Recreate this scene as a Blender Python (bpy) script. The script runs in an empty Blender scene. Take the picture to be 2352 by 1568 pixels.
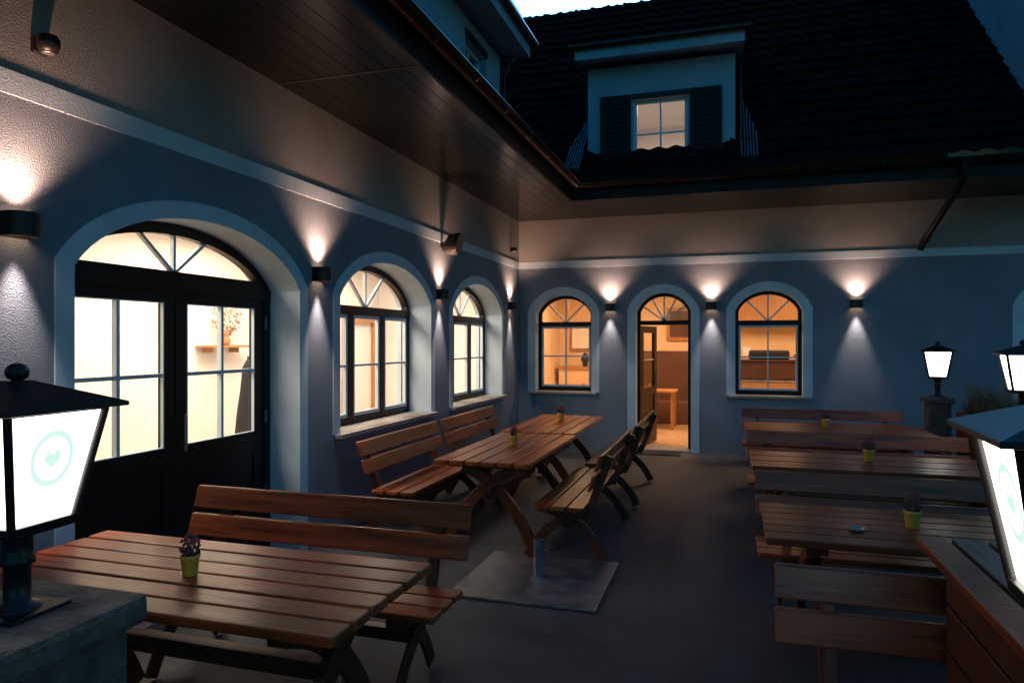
import bpy, bmesh, math, random
from mathutils import Vector, Matrix
random.seed(7)
S = bpy.context.scene
C = S.collection
S.view_settings.view_transform = 'Standard'
S.view_settings.look = 'None'
S.view_settings.exposure = 0

# ------------------------------------------------------------ materials
def mk(name, base, rough=0.6, metal=0.0, var=0.0, vscale=3.0, bump=0.0, bscale=50.0,
       stretch=None, coat=0.0, obrand=0.0, spec=None, rvar=0.0, bdist=0.01):
    m = bpy.data.materials.new(name); m.use_nodes = True
    nt = m.node_tree; N = nt.nodes; L = nt.links
    b = N['Principled BSDF']
    b.inputs['Base Color'].default_value = (*base, 1)
    b.inputs['Roughness'].default_value = rough
    b.inputs['Metallic'].default_value = metal
    b.inputs['Coat Weight'].default_value = coat
    b.inputs['Coat Roughness'].default_value = 0.2
    if spec is not None: b.inputs['Specular IOR Level'].default_value = spec
    tc = N.new('ShaderNodeTexCoord'); mp = N.new('ShaderNodeMapping')
    L.new(tc.outputs['Object'], mp.inputs['Vector'])
    if stretch: mp.inputs['Scale'].default_value = stretch
    if var > 0:
        oi = N.new('ShaderNodeObjectInfo')
        add = N.new('ShaderNodeVectorMath'); add.operation = 'ADD'
        mul = N.new('ShaderNodeVectorMath'); mul.operation = 'SCALE'
        cmb = N.new('ShaderNodeCombineXYZ')
        for k in range(3): L.new(oi.outputs['Random'], cmb.inputs[k])
        L.new(cmb.outputs[0], mul.inputs[0]); mul.inputs['Scale'].default_value = 37.0 if obrand > 0 else 0.0
        L.new(mp.outputs[0], add.inputs[0]); L.new(mul.outputs[0], add.inputs[1])
        n = N.new('ShaderNodeTexNoise'); n.inputs['Scale'].default_value = vscale
        n.inputs['Detail'].default_value = 6; n.inputs['Roughness'].default_value = 0.6
        L.new(add.outputs[0], n.inputs['Vector'])
        mr = N.new('ShaderNodeMapRange'); mr.inputs['From Min'].default_value = 0.3; mr.inputs['From Max'].default_value = 0.7
        mr.inputs['To Min'].default_value = 1 - var; mr.inputs['To Max'].default_value = 1 + var * 0.6
        L.new(n.outputs['Fac'], mr.inputs['Value'])
        last = mr.outputs[0]
        if obrand > 0:
            mr2 = N.new('ShaderNodeMapRange'); mr2.inputs['To Min'].default_value = 1 - obrand; mr2.inputs['To Max'].default_value = 1 + obrand
            L.new(oi.outputs['Random'], mr2.inputs['Value'])
            mm = N.new('ShaderNodeMath'); mm.operation = 'MULTIPLY'
            L.new(last, mm.inputs[0]); L.new(mr2.outputs[0], mm.inputs[1]); last = mm.outputs[0]
        sc = N.new('ShaderNodeVectorMath'); sc.operation = 'SCALE'
        sc.inputs[0].default_value = base
        L.new(last, sc.inputs['Scale']); L.new(sc.outputs[0], b.inputs['Base Color'])
        if rvar > 0:
            mr3 = N.new('ShaderNodeMapRange'); mr3.inputs['From Min'].default_value = 0.3; mr3.inputs['From Max'].default_value = 0.7
            mr3.inputs['To Min'].default_value = rough - rvar; mr3.inputs['To Max'].default_value = rough + rvar
            L.new(n.outputs['Fac'], mr3.inputs['Value']); L.new(mr3.outputs[0], b.inputs['Roughness'])
    if bump > 0:
        n2 = N.new('ShaderNodeTexNoise'); n2.inputs['Scale'].default_value = bscale; n2.inputs['Detail'].default_value = 5
        L.new(mp.outputs[0], n2.inputs['Vector'])
        bp = N.new('ShaderNodeBump'); bp.inputs['Strength'].default_value = bump; bp.inputs['Distance'].default_value = bdist
        L.new(n2.outputs['Fac'], bp.inputs['Height']); L.new(bp.outputs[0], b.inputs['Normal'])
    return m

def emis(name, col, strength, grad=None):
    m = bpy.data.materials.new(name); m.use_nodes = True
    nt = m.node_tree; nt.nodes.clear()
    e = nt.nodes.new('ShaderNodeEmission'); e.inputs[0].default_value = (*col, 1); e.inputs[1].default_value = strength
    o = nt.nodes.new('ShaderNodeOutputMaterial'); nt.links.new(e.outputs[0], o.inputs[0])
    return m

def glass(name, refl=0.07):
    m = bpy.data.materials.new(name); m.use_nodes = True
    nt = m.node_tree; nt.nodes.clear()
    t = nt.nodes.new('ShaderNodeBsdfTransparent'); t.inputs[0].default_value = (0.97, 0.97, 0.95, 1)
    g = nt.nodes.new('ShaderNodeBsdfGlossy'); g.inputs['Roughness'].default_value = 0.02
    mx = nt.nodes.new('ShaderNodeMixShader'); mx.inputs[0].default_value = refl
    o = nt.nodes.new('ShaderNodeOutputMaterial')
    nt.links.new(t.outputs[0], mx.inputs[1]); nt.links.new(g.outputs[0], mx.inputs[2]); nt.links.new(mx.outputs[0], o.inputs[0])
    return m

M_wall = mk('plaster_grey', (0.21, 0.262, 0.325), 0.92, var=0.18, vscale=1.4, bump=0.85, bscale=125, bdist=0.009, spec=0.2)
M_wallup = mk('plaster_beige', (0.33, 0.325, 0.32), 0.92, var=0.16, vscale=1.4, bump=0.85, bscale=105, bdist=0.010, spec=0.2)
M_band = mk('plaster_white', (0.52, 0.66, 0.76), 0.85, var=0.14, vscale=3, bump=0.4, bscale=110, bdist=0.007)
M_dorm = mk('dormer_plaster', (0.28, 0.42, 0.50), 0.9, var=0.16, vscale=2, bump=0.3, bscale=60)
M_frame = mk('dark_frame_wood', (0.012, 0.011, 0.011), 0.4, var=0.2, vscale=8, spec=0.25)
M_white = mk('white_frame_paint', (0.56, 0.68, 0.76), 0.4, var=0.05)
M_sill = mk('granite_sill', (0.42, 0.38, 0.36), 0.5, var=0.5, vscale=90, bump=0.1)
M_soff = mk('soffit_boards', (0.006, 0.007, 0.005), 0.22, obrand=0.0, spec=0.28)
M_gut = mk('gutter_brown_metal', (0.07, 0.045, 0.036), 0.28, metal=0.85, var=0.25, vscale=5)
M_tile = mk('roof_tiles', (0.010, 0.009, 0.009), 0.9, var=0.45, vscale=5, bump=0.3, bscale=30, spec=0.06)
M_fasc = mk('fascia_dark', (0.012, 0.010, 0.009), 0.5, var=0.2, spec=0.2)
M_lamp = mk('lamp_black_metal', (0.02, 0.018, 0.018), 0.4, metal=0.3, var=0.1)
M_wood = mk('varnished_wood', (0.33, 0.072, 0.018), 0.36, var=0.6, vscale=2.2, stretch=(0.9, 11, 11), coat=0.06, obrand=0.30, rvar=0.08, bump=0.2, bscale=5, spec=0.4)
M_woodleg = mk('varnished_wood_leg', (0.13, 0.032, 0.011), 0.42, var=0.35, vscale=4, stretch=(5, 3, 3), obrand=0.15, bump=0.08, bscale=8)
M_grey = mk('weathered_wood', (0.22, 0.14, 0.10), 0.55, var=0.45, vscale=2.5, stretch=(11, 0.9, 11), obrand=0.2, bump=0.2, bscale=5)
M_galv = mk('galvanised_steel', (0.30, 0.31, 0.33), 0.38, metal=0.75, var=0.35, vscale=7, rvar=0.12)
M_stone = mk('rough_stone', (0.13, 0.105, 0.085), 0.95, var=0.5, vscale=14, bump=1.0, bscale=40, bdist=0.02)
M_pot = mk('yellow_pot', (0.74, 0.44, 0.07), 0.45, var=0.1)
M_plant = mk('succulent', (0.12, 0.05, 0.04), 0.6, var=0.5, vscale=40)
M_plant2 = mk('succulent_flower', (0.36, 0.09, 0.08), 0.6, var=0.4, vscale=40)
M_grass = mk('dry_grass', (0.14, 0.12, 0.07), 0.8, var=0.4, vscale=10)
M_soil = mk('soil', (0.03, 0.022, 0.016), 1.0, var=0.4, vscale=30, bump=0.8)
M_cream = mk('interior_cream', (0.83, 0.82, 0.80), 0.9, var=0.04, vscale=2)
M_ceil = mk('interior_ceiling', (0.8, 0.78, 0.74), 0.9)
M_orange = mk('interior_orange', (0.80, 0.60, 0.38), 0.9, var=0.08, vscale=2)
M_ifloor = mk('interior_parquet', (0.60, 0.42, 0.26), 0.3, var=0.25, vscale=3, stretch=(8, 1, 1))
M_ibrown = mk('interior_brown', (0.10, 0.045, 0.025), 0.5, var=0.2)
M_iwood = mk('interior_wood', (0.45, 0.22, 0.08), 0.45, var=0.25, vscale=3, stretch=(8, 8, 1))
M_black = mk('black_cloth', (0.012, 0.012, 0.015), 0.9)
M_white2 = mk('ashtray_glass', (0.30, 0.28, 0.25), 0.1, spec=0.8)
M_glass = glass('window_glass', 0.06)
M_lglow = emis('lantern_glow', (1.0, 0.94, 0.85), 5.5)
M_mark = emis('lantern_mark_green', (0.68, 0.99, 0.85), 0.98)
M_bulb = emis('sconce_bulb', (1.0, 0.55, 0.32), 10)
M_fix = emis('ceiling_fixture', (1.0, 0.85, 0.65), 4)

# terrace paving
def mk_paving():
    m = mk('paving', (0.085, 0.085, 0.088), 0.7, var=0.0)
    nt = m.node_tree; N = nt.nodes; L = nt.links; b = N['Principled BSDF']
    b.inputs['Specular IOR Level'].default_value = 0.35
    tc = N.new('ShaderNodeTexCoord')
    br = N.new('ShaderNodeTexBrick'); br.offset = 0.5
    br.inputs['Scale'].default_value = 1.0; br.inputs['Brick Width'].default_value = 0.9; br.inputs['Row Height'].default_value = 0.6
    br.inputs['Mortar Size'].default_value = 0.004; br.inputs['Mortar Smooth'].default_value = 0.8
    br.inputs['Color1'].default_value = (0.060, 0.070, 0.080, 1); br.inputs['Color2'].default_value = (0.054, 0.063, 0.073, 1)
    br.inputs['Mortar'].default_value = (0.038, 0.043, 0.050, 1)
    L.new(tc.outputs['Object'], br.inputs['Vector'])
    n = N.new('ShaderNodeTexNoise'); n.inputs['Scale'].default_value = 1.7; n.inputs['Detail'].default_value = 10; n.inputs['Roughness'].default_value = 0.75
    L.new(tc.outputs['Object'], n.inputs['Vector'])
    mr = N.new('ShaderNodeMapRange'); mr.inputs['From Min'].default_value = 0.3; mr.inputs['From Max'].default_value = 0.7
    mr.inputs['To Min'].default_value = 0.4; mr.inputs['To Max'].default_value = 1.5
    L.new(n.outputs['Fac'], mr.inputs['Value'])
    sc = N.new('ShaderNodeVectorMath'); sc.operation = 'SCALE'
    L.new(br.outputs['Color'], sc.inputs[0]); L.new(mr.outputs[0], sc.inputs['Scale']); L.new(sc.outputs[0], b.inputs['Base Color'])
    mr2 = N.new('ShaderNodeMapRange'); mr2.inputs['To Min'].default_value = 0.45; mr2.inputs['To Max'].default_value = 0.85
    L.new(n.outputs['Fac'], mr2.inputs['Value']); L.new(mr2.outputs[0], b.inputs['Roughness'])
    n2 = N.new('ShaderNodeTexNoise'); n2.inputs['Scale'].default_value = 120; n2.inputs['Detail'].default_value = 4
    L.new(tc.outputs['Object'], n2.inputs['Vector'])
    bp = N.new('ShaderNodeBump'); bp.inputs['Strength'].default_value = 0.6; bp.inputs['Distance'].default_value = 0.005
    L.new(n2.outputs['Fac'], bp.inputs['Height']); L.new(bp.outputs[0], b.inputs['Normal'])
    return m
M_pave = mk_paving()
M_ground = mk('ground_gravel', (0.09, 0.085, 0.08), 0.9, var=0.4, vscale=2)

# ------------------------------------------------------------ helpers
def empty(name, loc=(0, 0, 0), rz=0.0):
    e = bpy.data.objects.new(name, None); C.objects.link(e)
    e.location = loc; e.rotation_euler = (0, 0, rz); e.empty_display_size = 0.2
    return e

def mesh(name, verts, faces, mat, parent=None, bevel=0.0, smooth=False, mats=None, midx=None, recalc=True):
    me = bpy.data.meshes.new(name); me.from_pydata([tuple(v) for v in verts], [], faces)
    if recalc:
        bm = bmesh.new(); bm.from_mesh(me); bmesh.ops.recalc_face_normals(bm, faces=bm.faces); bm.to_mesh(me); bm.free()
    for mm in (mats or [mat]): me.materials.append(mm)
    if midx:
        for p, i in zip(me.polygons, midx): p.material_index = i
    if smooth:
        for p in me.polygons: p.use_smooth = True
    o = bpy.data.objects.new(name, me); C.objects.link(o)
    if parent: o.parent = parent
    if bevel > 0:
        md = o.modifiers.new('b', 'BEVEL'); md.width = bevel; md.segments = 2; md.limit_method = 'ANGLE'
    return o

BF = [(0, 1, 2, 3), (4, 7, 6, 5), (0, 4, 5, 1), (1, 5, 6, 2), (2, 6, 7, 3), (3, 7, 4, 0)]
def box(name, x0, x1, y0, y1, z0, z1, mat, parent=None, bevel=0.0):
    v = [(x0, y0, z0), (x1, y0, z0), (x1, y1, z0), (x0, y1, z0), (x0, y0, z1), (x1, y0, z1), (x1, y1, z1), (x0, y1, z1)]
    return mesh(name, v, BF, mat, parent, bevel)

def lathe(name, prof, mat, parent=None, n=24, center=(0, 0), smooth=True, a0=0.0):
    v = []; f = []
    for r, z in prof:
        for k in range(n):
            a = a0 + 2 * math.pi * k / n
            v.append((center[0] + r * math.cos(a), center[1] + r * math.sin(a), z))
    for i in range(len(prof) - 1):
        for k in range(n):
            f.append((i * n + k, i * n + (k + 1) % n, (i + 1) * n + (k + 1) % n, (i + 1) * n + k))
    f.append(tuple(range(n))[::-1]); f.append(tuple((len(prof) - 1) * n + k for k in range(n)))
    return mesh(name, v, f, mat, parent, smooth=smooth)

def tube(name, pts, r, mat, parent=None, n=12):
    cu = bpy.data.curves.new(name, 'CURVE'); cu.dimensions = '3D'; cu.bevel_depth = r; cu.bevel_resolution = 4; cu.use_fill_caps = True
    sp = cu.splines.new('POLY'); sp.points.add(len(pts) - 1)
    for p, q in zip(sp.points, pts): p.co = (*q, 1)
    cu.materials.append(mat)
    o = bpy.data.objects.new(name, cu); C.objects.link(o)
    if parent: o.parent = parent
    return o

# mapping: (s along wall, z, d depth INTO wall)
ML = lambda s, z, d: (-d, s, z)
YB = 11.0
MB = lambda s, z, d: (s, YB + d, z)

def mbox(Mp, name, s0, s1, z0, z1, d0, d1, mat, parent, bevel=0.0):
    v = [Mp(s0, z0, d0), Mp(s1, z0, d0), Mp(s1, z0, d1), Mp(s0, z0, d1), Mp(s0, z1, d0), Mp(s1, z1, d0), Mp(s1, z1, d1), Mp(s0, z1, d1)]
    return mesh(name, v, BF, mat, parent, bevel)

def mbar(Mp, name, p0, p1, w, d0, d1, mat, parent):
    a = Vector(p0); b = Vector(p1); t = (b - a).normalized(); n = Vector((-t.y, t.x)) * w / 2
    q = [a - n, b - n, b + n, a + n]
    v = [Mp(c.x, c.y, d0) for c in q] + [Mp(c.x, c.y, d1) for c in q]
    return mesh(name, v, BF, mat, parent)

K = 1.06
k0 = math.sqrt(1 - 1 / K ** 2)
def g(t): return (math.sqrt(max(0, 1 - (t / K) ** 2)) - k0) / (1 - k0)
def archz(op, s):
    s0, s1, zb, zs, zt = op
    t = (s - (s0 + s1) / 2) / ((s1 - s0) / 2)
    return zs + (zt - zs) * g(max(-1, min(1, t)))
NA = 28
def outline(op, n=NA):
    s0, s1, zb, zs, zt = op
    pts = [(s0, zb)]
    for i in range(n + 1):
        a = math.pi * (1 - i / n); s = (s0 + s1) / 2 + (s1 - s0) / 2 * math.cos(a)
        pts.append((s, archz(op, s)))
    pts.append((s1, zb))
    return pts

def wall_skin(Mp, name, a, b, ztop, zsplit, ops, d, mats, parent, recs=True):
    v = []; f = []; mi = []
    def quad(p, m=0):
        i = len(v); v.extend([Mp(x, z, d) for x, z in p]); f.append((i, i + 1, i + 2, i + 3)); mi.append(m)
    cur = a
    for op in ops:
        s0, s1, zb, zs, zt = op
        quad([(cur, 0), (s0, 0), (s0, zsplit), (cur, zsplit)])
        if zb > 0: quad([(s0, 0), (s1, 0), (s1, zb), (s0, zb)])
        o = outline(op)[1:-1]
        for p, q in zip(o[:-1], o[1:]):
            quad([p, q, (q[0], zsplit), (p[0], zsplit)])
        cur = s1
    quad([(cur, 0), (b, 0), (b, zsplit), (cur, zsplit)])
    if ztop > zsplit: quad([(a, zsplit), (b, zsplit), (b, ztop), (a, ztop)], 1)
    return mesh(name, v, f, None, parent, mats=mats, midx=mi, recalc=False)

def ring(Mp, name, opo, opi, d0, d1, mat, parent, bottom=False):
    o = outline(opo); i_ = outline(opi); n = len(o)
    v = [Mp(*p, d0) for p in o] + [Mp(*p, d0) for p in i_] + [Mp(*p, d1) for p in o] + [Mp(*p, d1) for p in i_]
    f = []
    rng = list(range(n - 1))
    for k in rng:
        f += [(k, k + 1, n + k + 1, n + k), (2 * n + k, 3 * n + k, 3 * n + k + 1, 2 * n + k + 1),
              (k, 2 * n + k, 2 * n + k + 1, k + 1), (n + k, n + k + 1, 3 * n + k + 1, 3 * n + k)]
    f += [(0, n, 3 * n, 2 * n), (n - 1, 3 * n - 1, 4 * n - 1, 2 * n - 1)]
    return mesh(name, v, f, mat, parent)

def reveal(Mp, name, op, d0, d1, mat, parent):
    o = outline(op); n = len(o)
    v = [Mp(*p, d0) for p in o] + [Mp(*p, d1) for p in o]
    f = [(k, k + 1, n + k + 1, n + k) for k in range(n - 1)]
    if op[2] > 0: f.append((n - 1, 0, n, 2 * n - 1))
    return mesh(name, v, f, mat, parent)

def inset(op, w, wb=None):
    s0, s1, zb, zs, zt = op
    return (s0 + w, s1 - w, zb + (w if wb is None else wb), zs, zt - w)

def fan(Mp, op, ztr, fd0, mat, parent, fw=0.06, angs=(90, 42, 138)):
    s0, s1, zb, zs, zt = op
    sc = (s0 + s1) / 2
    i2 = inset(op, fw * 0.8)
    for a in angs:
        dx = math.cos(math.radians(a)); dz = math.sin(math.radians(a)); t = 0
        while True:
            s = sc + dx * t; z = ztr + dz * t
            if s <= i2[0] or s >= i2[1] or z >= archz(i2, s): break
            t += 0.005
        mbar(Mp, 'fan_muntin', (sc, ztr - 0.01), (sc + dx * t, ztr + dz * t), 0.022, fd0 + 0.015, fd0 + 0.045, mat, parent)

def pane(Mp, s0, s1, z0, z1, d, parent):
    v = [Mp(s0, z0, d), Mp(s1, z0, d), Mp(s1, z1, d), Mp(s0, z1, d)]
    mesh('glass', v, [(0, 1, 2, 3)], M_glass, parent)

def casement(Mp, s0, s1, z0, z1, fd, parent, fw=0.04, vert=False, mat=None, hz=None):
    mat = mat or M_white
    mbox(Mp, 'casement_stile', s0, s0 + fw, z0, z1, fd, fd + 0.04, mat, parent, 0.004)
    mbox(Mp, 'casement_stile', s1 - fw, s1, z0, z1, fd, fd + 0.04, mat, parent, 0.004)
    mbox(Mp, 'casement_rail', s0 + fw, s1 - fw, z0, z0 + fw, fd + .001, fd + 0.039, mat, parent)
    mbox(Mp, 'casement_rail', s0 + fw, s1 - fw, z1 - fw, z1, fd + .001, fd + 0.039, mat, parent)
    hz = hz or (z0 + z1) / 2
    mbox(Mp, 'muntin', s0 + fw, s1 - fw, hz - .011, hz + .011, fd + .006, fd + 0.034, mat, parent)
    if vert:
        sc = (s0 + s1) / 2
        mbox(Mp, 'muntin', sc - .011, sc + .011, z0 + fw, z1 - fw, fd + .004, fd + 0.036, mat, parent)

# ------------------------------------------------------------ ground
box('ground', -120, 120, -120, 120, -0.3, -0.004, M_ground)
mesh('terrace_paving', [(-0.4, -6, 0), (14, -6, 0), (14, 11.4, 0), (-0.4, 11.4, 0)], [(0, 1, 2, 3)], M_pave)

# ------------------------------------------------------------ building
B = empty('restaurant_building')
LO = [(2.82, 4.84, 0.0, 2.10, 2.49), (5.45, 7.43, 0.88, 2.10, 2.49), (8.11, 10.09, 0.88, 2.10, 2.49)]
BO = [(0.29, 1.21, 0.89, 2.16, 2.45), (1.915, 2.75, 0.0, 2.16, 2.46), (3.40, 4.345, 0.89, 2.16, 2.46), (7.10, 8.04, 0.89, 2.16, 2.46)]
ZSOF = 3.67
wall_skin(ML, 'left_wall', -5, YB, 3.8, 2.95, LO, 0, [M_wall, M_wallup], B)
wall_skin(ML, 'left_wall_inner', -5, YB + .4, 2.95, 2.95, LO, 0.42, [M_cream, M_cream], B)
wall_skin(MB, 'back_wall', 0, 14, 3.8, 2.95, BO, 0, [M_wall, M_wallup], B)
wall_skin(MB, 'back_wall_inner', -0.4, 14, 2.95, 2.95, BO, 0.42, [M_orange, M_orange], B)
mbox(ML, 'string_course', -5, YB, 2.885, 3.0, -0.006, 0.01, M_band, B)
mbox(MB, 'string_course', 0.006, 14, 2.887, 2.998, -0.006, 0.01, M_band, B)
for Mp, ops, w, nm in ((ML, LO, 0.11, 'L'), (MB, BO, 0.13, 'B')):
    for i, op in enumerate(ops):
        s0, s1, zb, zs, zt = op
        reveal(Mp, 'window_reveal', op, 0.0, 0.42, M_band if nm == 'L' else M_band, B)
        out = (s0 - w, s1 + w, zb, zs + 0.03, zt + w)
        ring(Mp, 'arch_surround', out, op, -0.010, 0.0, M_band, B)
        if zb > 0:
            mbox(Mp, 'window_sill', s0 - w * 0.7, s1 + w * 0.7, zb - 0.035, zb + .004, -0.07, 0.0, M_sill, B, 0.005)
            mbox(Mp, 'window_sill_inner', s0 + .002, s1 - .002, zb - 0.02, zb + .006, 0.0, 0.26, M_sill, B)

# left door
def left_door(op, fd=0.27):
    s0, s1, zb, zs, zt = op
    ring(ML, 'door_frame', inset(op, -0.02, 0), inset(op, 0.075, 0), fd, fd + 0.07, M_frame, B)
    mbox(ML, 'door_transom', s0, s1, 2.03, 2.17, fd - .006, fd + 0.06, M_frame, B)
    fan(ML, op, 2.17, fd, M_white, B, 0.075, (90, 38, 142))
    sc = (s0 + s1) / 2
    for a, b in ((s0 + .06, sc - .003), (sc + .003, s1 - .06)):
        a2 = a + .13; b2 = b - .10
        if a > sc: a2 = a + .10; b2 = b - .13
        zz0, zz1 = 0.99, 1.96
        mbox(ML, 'door_stile', a, a2, 0.02, 2.03, fd + .01, fd + 0.06, M_frame, B, 0.004)
        mbox(ML, 'door_stile', b2, b, 0.02, 2.03, fd + .01, fd + 0.06, M_frame, B, 0.004)
        mbox(ML, 'door_rail', a2, b2, zz1, 2.03, fd + .011, fd + 0.059, M_frame, B)
        mbox(ML, 'door_rail', a2, b2, 0.82, zz0, fd + .011, fd + 0.059, M_frame, B)
        mbox(ML, 'door_panel', a2, b2, 0.22, 0.82, fd + .022, fd + 0.05, M_frame, B)
        mbox(ML, 'door_rail', a2, b2, 0.02, 0.22, fd + .011, fd + 0.059, M_frame, B)
        m = (a2 + b2) / 2; h = 1.475
        mbox(ML, 'muntin', m - .013, m + .013, zz0, zz1, fd + .012, fd + .05, M_white, B)
        mbox(ML, 'muntin', a2, b2, h - .013, h + .013, fd + .014, fd + .048, M_white, B)
        for (p, q, r, t) in ((a2, a2 + .007, zz0, zz1), (b2 - .007, b2, zz0, zz1)):
            mbox(ML, 'glazing_bead', p, q, r, t, fd + .006, fd + .03, M_white, B)
        for r in (zz0, zz1 - .007):
            mbox(ML, 'glazing_bead', a2, b2, r, r + .007, fd + .0065, fd + .03, M_white, B)
        pane(ML, a2, b2, zz0, zz1, fd + .033, B)
    mbox(ML, 'door_handle', sc + .05, sc + .07, 0.95, 1.20, fd - .03, fd - .012, M_galv, B, 0.004)
    for z in (0.45, 1.05, 1.8):
        mbox(ML, 'hinge', s1 - .075, s1 - .06, z, z + .1, fd - .012, fd, M_galv, B)
    pane(ML, s0 + .06, s1 - .06, 2.17, zt - .03, fd + .033, B)
left_door(LO[0])
mbox(ML, 'door_threshold', LO[0][0], LO[0][1], 0.0, 0.02, -0.02, 0.42, M_sill, B)

def left_window(op, fd=0.27):
    s0, s1, zb, zs, zt = op
    ring(ML, 'window_frame', inset(op, -0.02, -0.0), inset(op, 0.065), fd, fd + 0.07, M_frame, B)
    mbox(ML, 'frame_bottom', s0, s1, zb, zb + .075, fd + .001, fd + .069, M_frame, B)
    mbox(ML, 'window_transom', s0, s1, 1.965, 2.055, fd - .006, fd + 0.06, M_frame, B)
    fan(ML, op, 2.055, fd, M_white, B, 0.065, (90, 40, 140))
    w = (s1 - s0 - .11 - 0.2) / 3
    s = s0 + .055
    for k in range(3):
        casement(ML, s, s + w, zb + .075, 1.965, fd + .004, B, 0.035, hz=1.46)
        pane(ML, s + .02, s + w - .02, zb + .09, 1.95, fd + .028, B)
        s += w
        if k < 2:
            mbox(ML, 'mullion', s, s + .10, zb + .075, 1.965, fd - .004, fd + .06, M_frame, B, .004)
            s += .10
    pane(ML, s0 + .05, s1 - .05, 2.055, zt - .03, fd + .033, B)
left_window(LO[1]); left_window(LO[2])

def back_window(op, fd=0.2):
    s0, s1, zb, zs, zt = op
    ring(MB, 'window_frame', inset(op, -0.02, 0), inset(op, 0.05), fd, fd + 0.07, M_frame, B)
    mbox(MB, 'frame_bottom', s0, s1, zb, zb + .07, fd + .001, fd + .069, M_frame, B)
    mbox(MB, 'window_transom', s0, s1, 1.945, 2.02, fd - .006, fd + 0.06, M_frame, B)
    fan(MB, op, 2.02, fd, M_white, B, 0.05, (90, 45, 135))
    casement(MB, s0 + .05, s1 - .05, zb + .07, 1.945, fd + .004, B, 0.032, vert=True, hz=1.46)
    pane(MB, s0 + .06, s1 - .06, zb + .08, 1.94, fd + .028, B)
    pane(MB, s0 + .04, s1 - .04, 2.02, zt - .03, fd + .033, B)
for i in (0, 2, 3): back_window(BO[i])
def back_door(op, fd=0.2):
    s0, s1, zb, zs, zt = op
    ring(MB, 'door_frame', inset(op, -0.02, 0), inset(op, 0.05, 0), fd, fd + 0.07, M_frame, B)
    mbox(MB, 'door_transom', s0, s1, 1.96, 2.03, fd - .006, fd + 0.06, M_frame, B)
    fan(MB, op, 2.03, fd, M_white, B, 0.05, (90, 62, 118, 35, 145))
    pane(MB, s0 + .04, s1 - .04, 2.03, zt - .03, fd + .033, B)
    mbox(MB, 'door_threshold', s0, s1, 0, .025, -.02, .42, M_sill, B)
    hinge = empty('door_leaf', (s0 + .055, YB + fd + .07, 0), math.radians(76)); hinge.parent = B
    W = op[1] - op[0] - .11
    for (a, b, c, d) in ((0, .11, .03, 1.95), (W - .11, W, .03, 1.95), (.11, W - .11, 1.84, 1.949), (.11, W - .11, .03, .5), (.11, W - .11, .83, .95)):
        box('leaf_part', a, b, 0, .05, c, d, M_frame, hinge)
    box('leaf_panel', .11, W - .11, .015, .035, .5, .83, M_frame, hinge)
    box('leaf_muntin', .11, W - .11, .015, .035, 1.39, 1.41, M_white, hinge)
    mesh('leaf_glass', [(.11, .025, .95), (W - .11, .025, .95), (W - .11, .025, 1.84), (.11, .025, 1.84)], [(0, 1, 2, 3)], M_glass, hinge)
    box('leaf_handle', W - .06, W - .04, -.05, -.01, 1.0, 1.15, M_galv, hinge)
back_door(BO[1])
dm = empty('door_mat', (2.2, 10.75, 0))
box('mat', -.42, .42, -.17, .17, .002, .014, M_black, dm, .004)

# soffit boards + fascia + gutter
XE, YE = 1.2, 9.52
nb = 9
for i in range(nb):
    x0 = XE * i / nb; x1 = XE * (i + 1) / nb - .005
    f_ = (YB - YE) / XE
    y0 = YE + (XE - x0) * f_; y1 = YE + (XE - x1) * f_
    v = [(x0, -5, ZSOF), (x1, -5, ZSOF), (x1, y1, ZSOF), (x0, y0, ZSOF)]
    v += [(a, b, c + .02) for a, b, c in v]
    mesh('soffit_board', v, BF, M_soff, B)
nb2 = 11
for i in range(nb2):
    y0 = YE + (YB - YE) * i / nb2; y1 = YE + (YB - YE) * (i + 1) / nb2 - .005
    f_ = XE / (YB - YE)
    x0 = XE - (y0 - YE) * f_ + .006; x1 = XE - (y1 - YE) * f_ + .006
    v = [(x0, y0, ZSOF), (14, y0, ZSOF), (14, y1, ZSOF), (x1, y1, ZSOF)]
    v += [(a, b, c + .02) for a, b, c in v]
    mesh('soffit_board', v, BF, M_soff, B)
box('soffit_backing', 0.0, XE, -5, YB, ZSOF + .03, ZSOF + .05, M_fasc, B)
box('soffit_backing', XE, 14, YE, YB, ZSOF + .03, ZSOF + .05, M_fasc, B)
box('soffit_joint_cover', 0.0, XE, 4.55, 4.575, ZSOF - .003, ZSOF, M_fasc, B)
box('fascia', XE, XE + .025, -5, YE, ZSOF - .02, ZSOF + .2, M_fasc, B)
box('fascia', XE, 14, YE - .025, YE, ZSOF - .021, ZSOF + .2, M_fasc, B)
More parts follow.
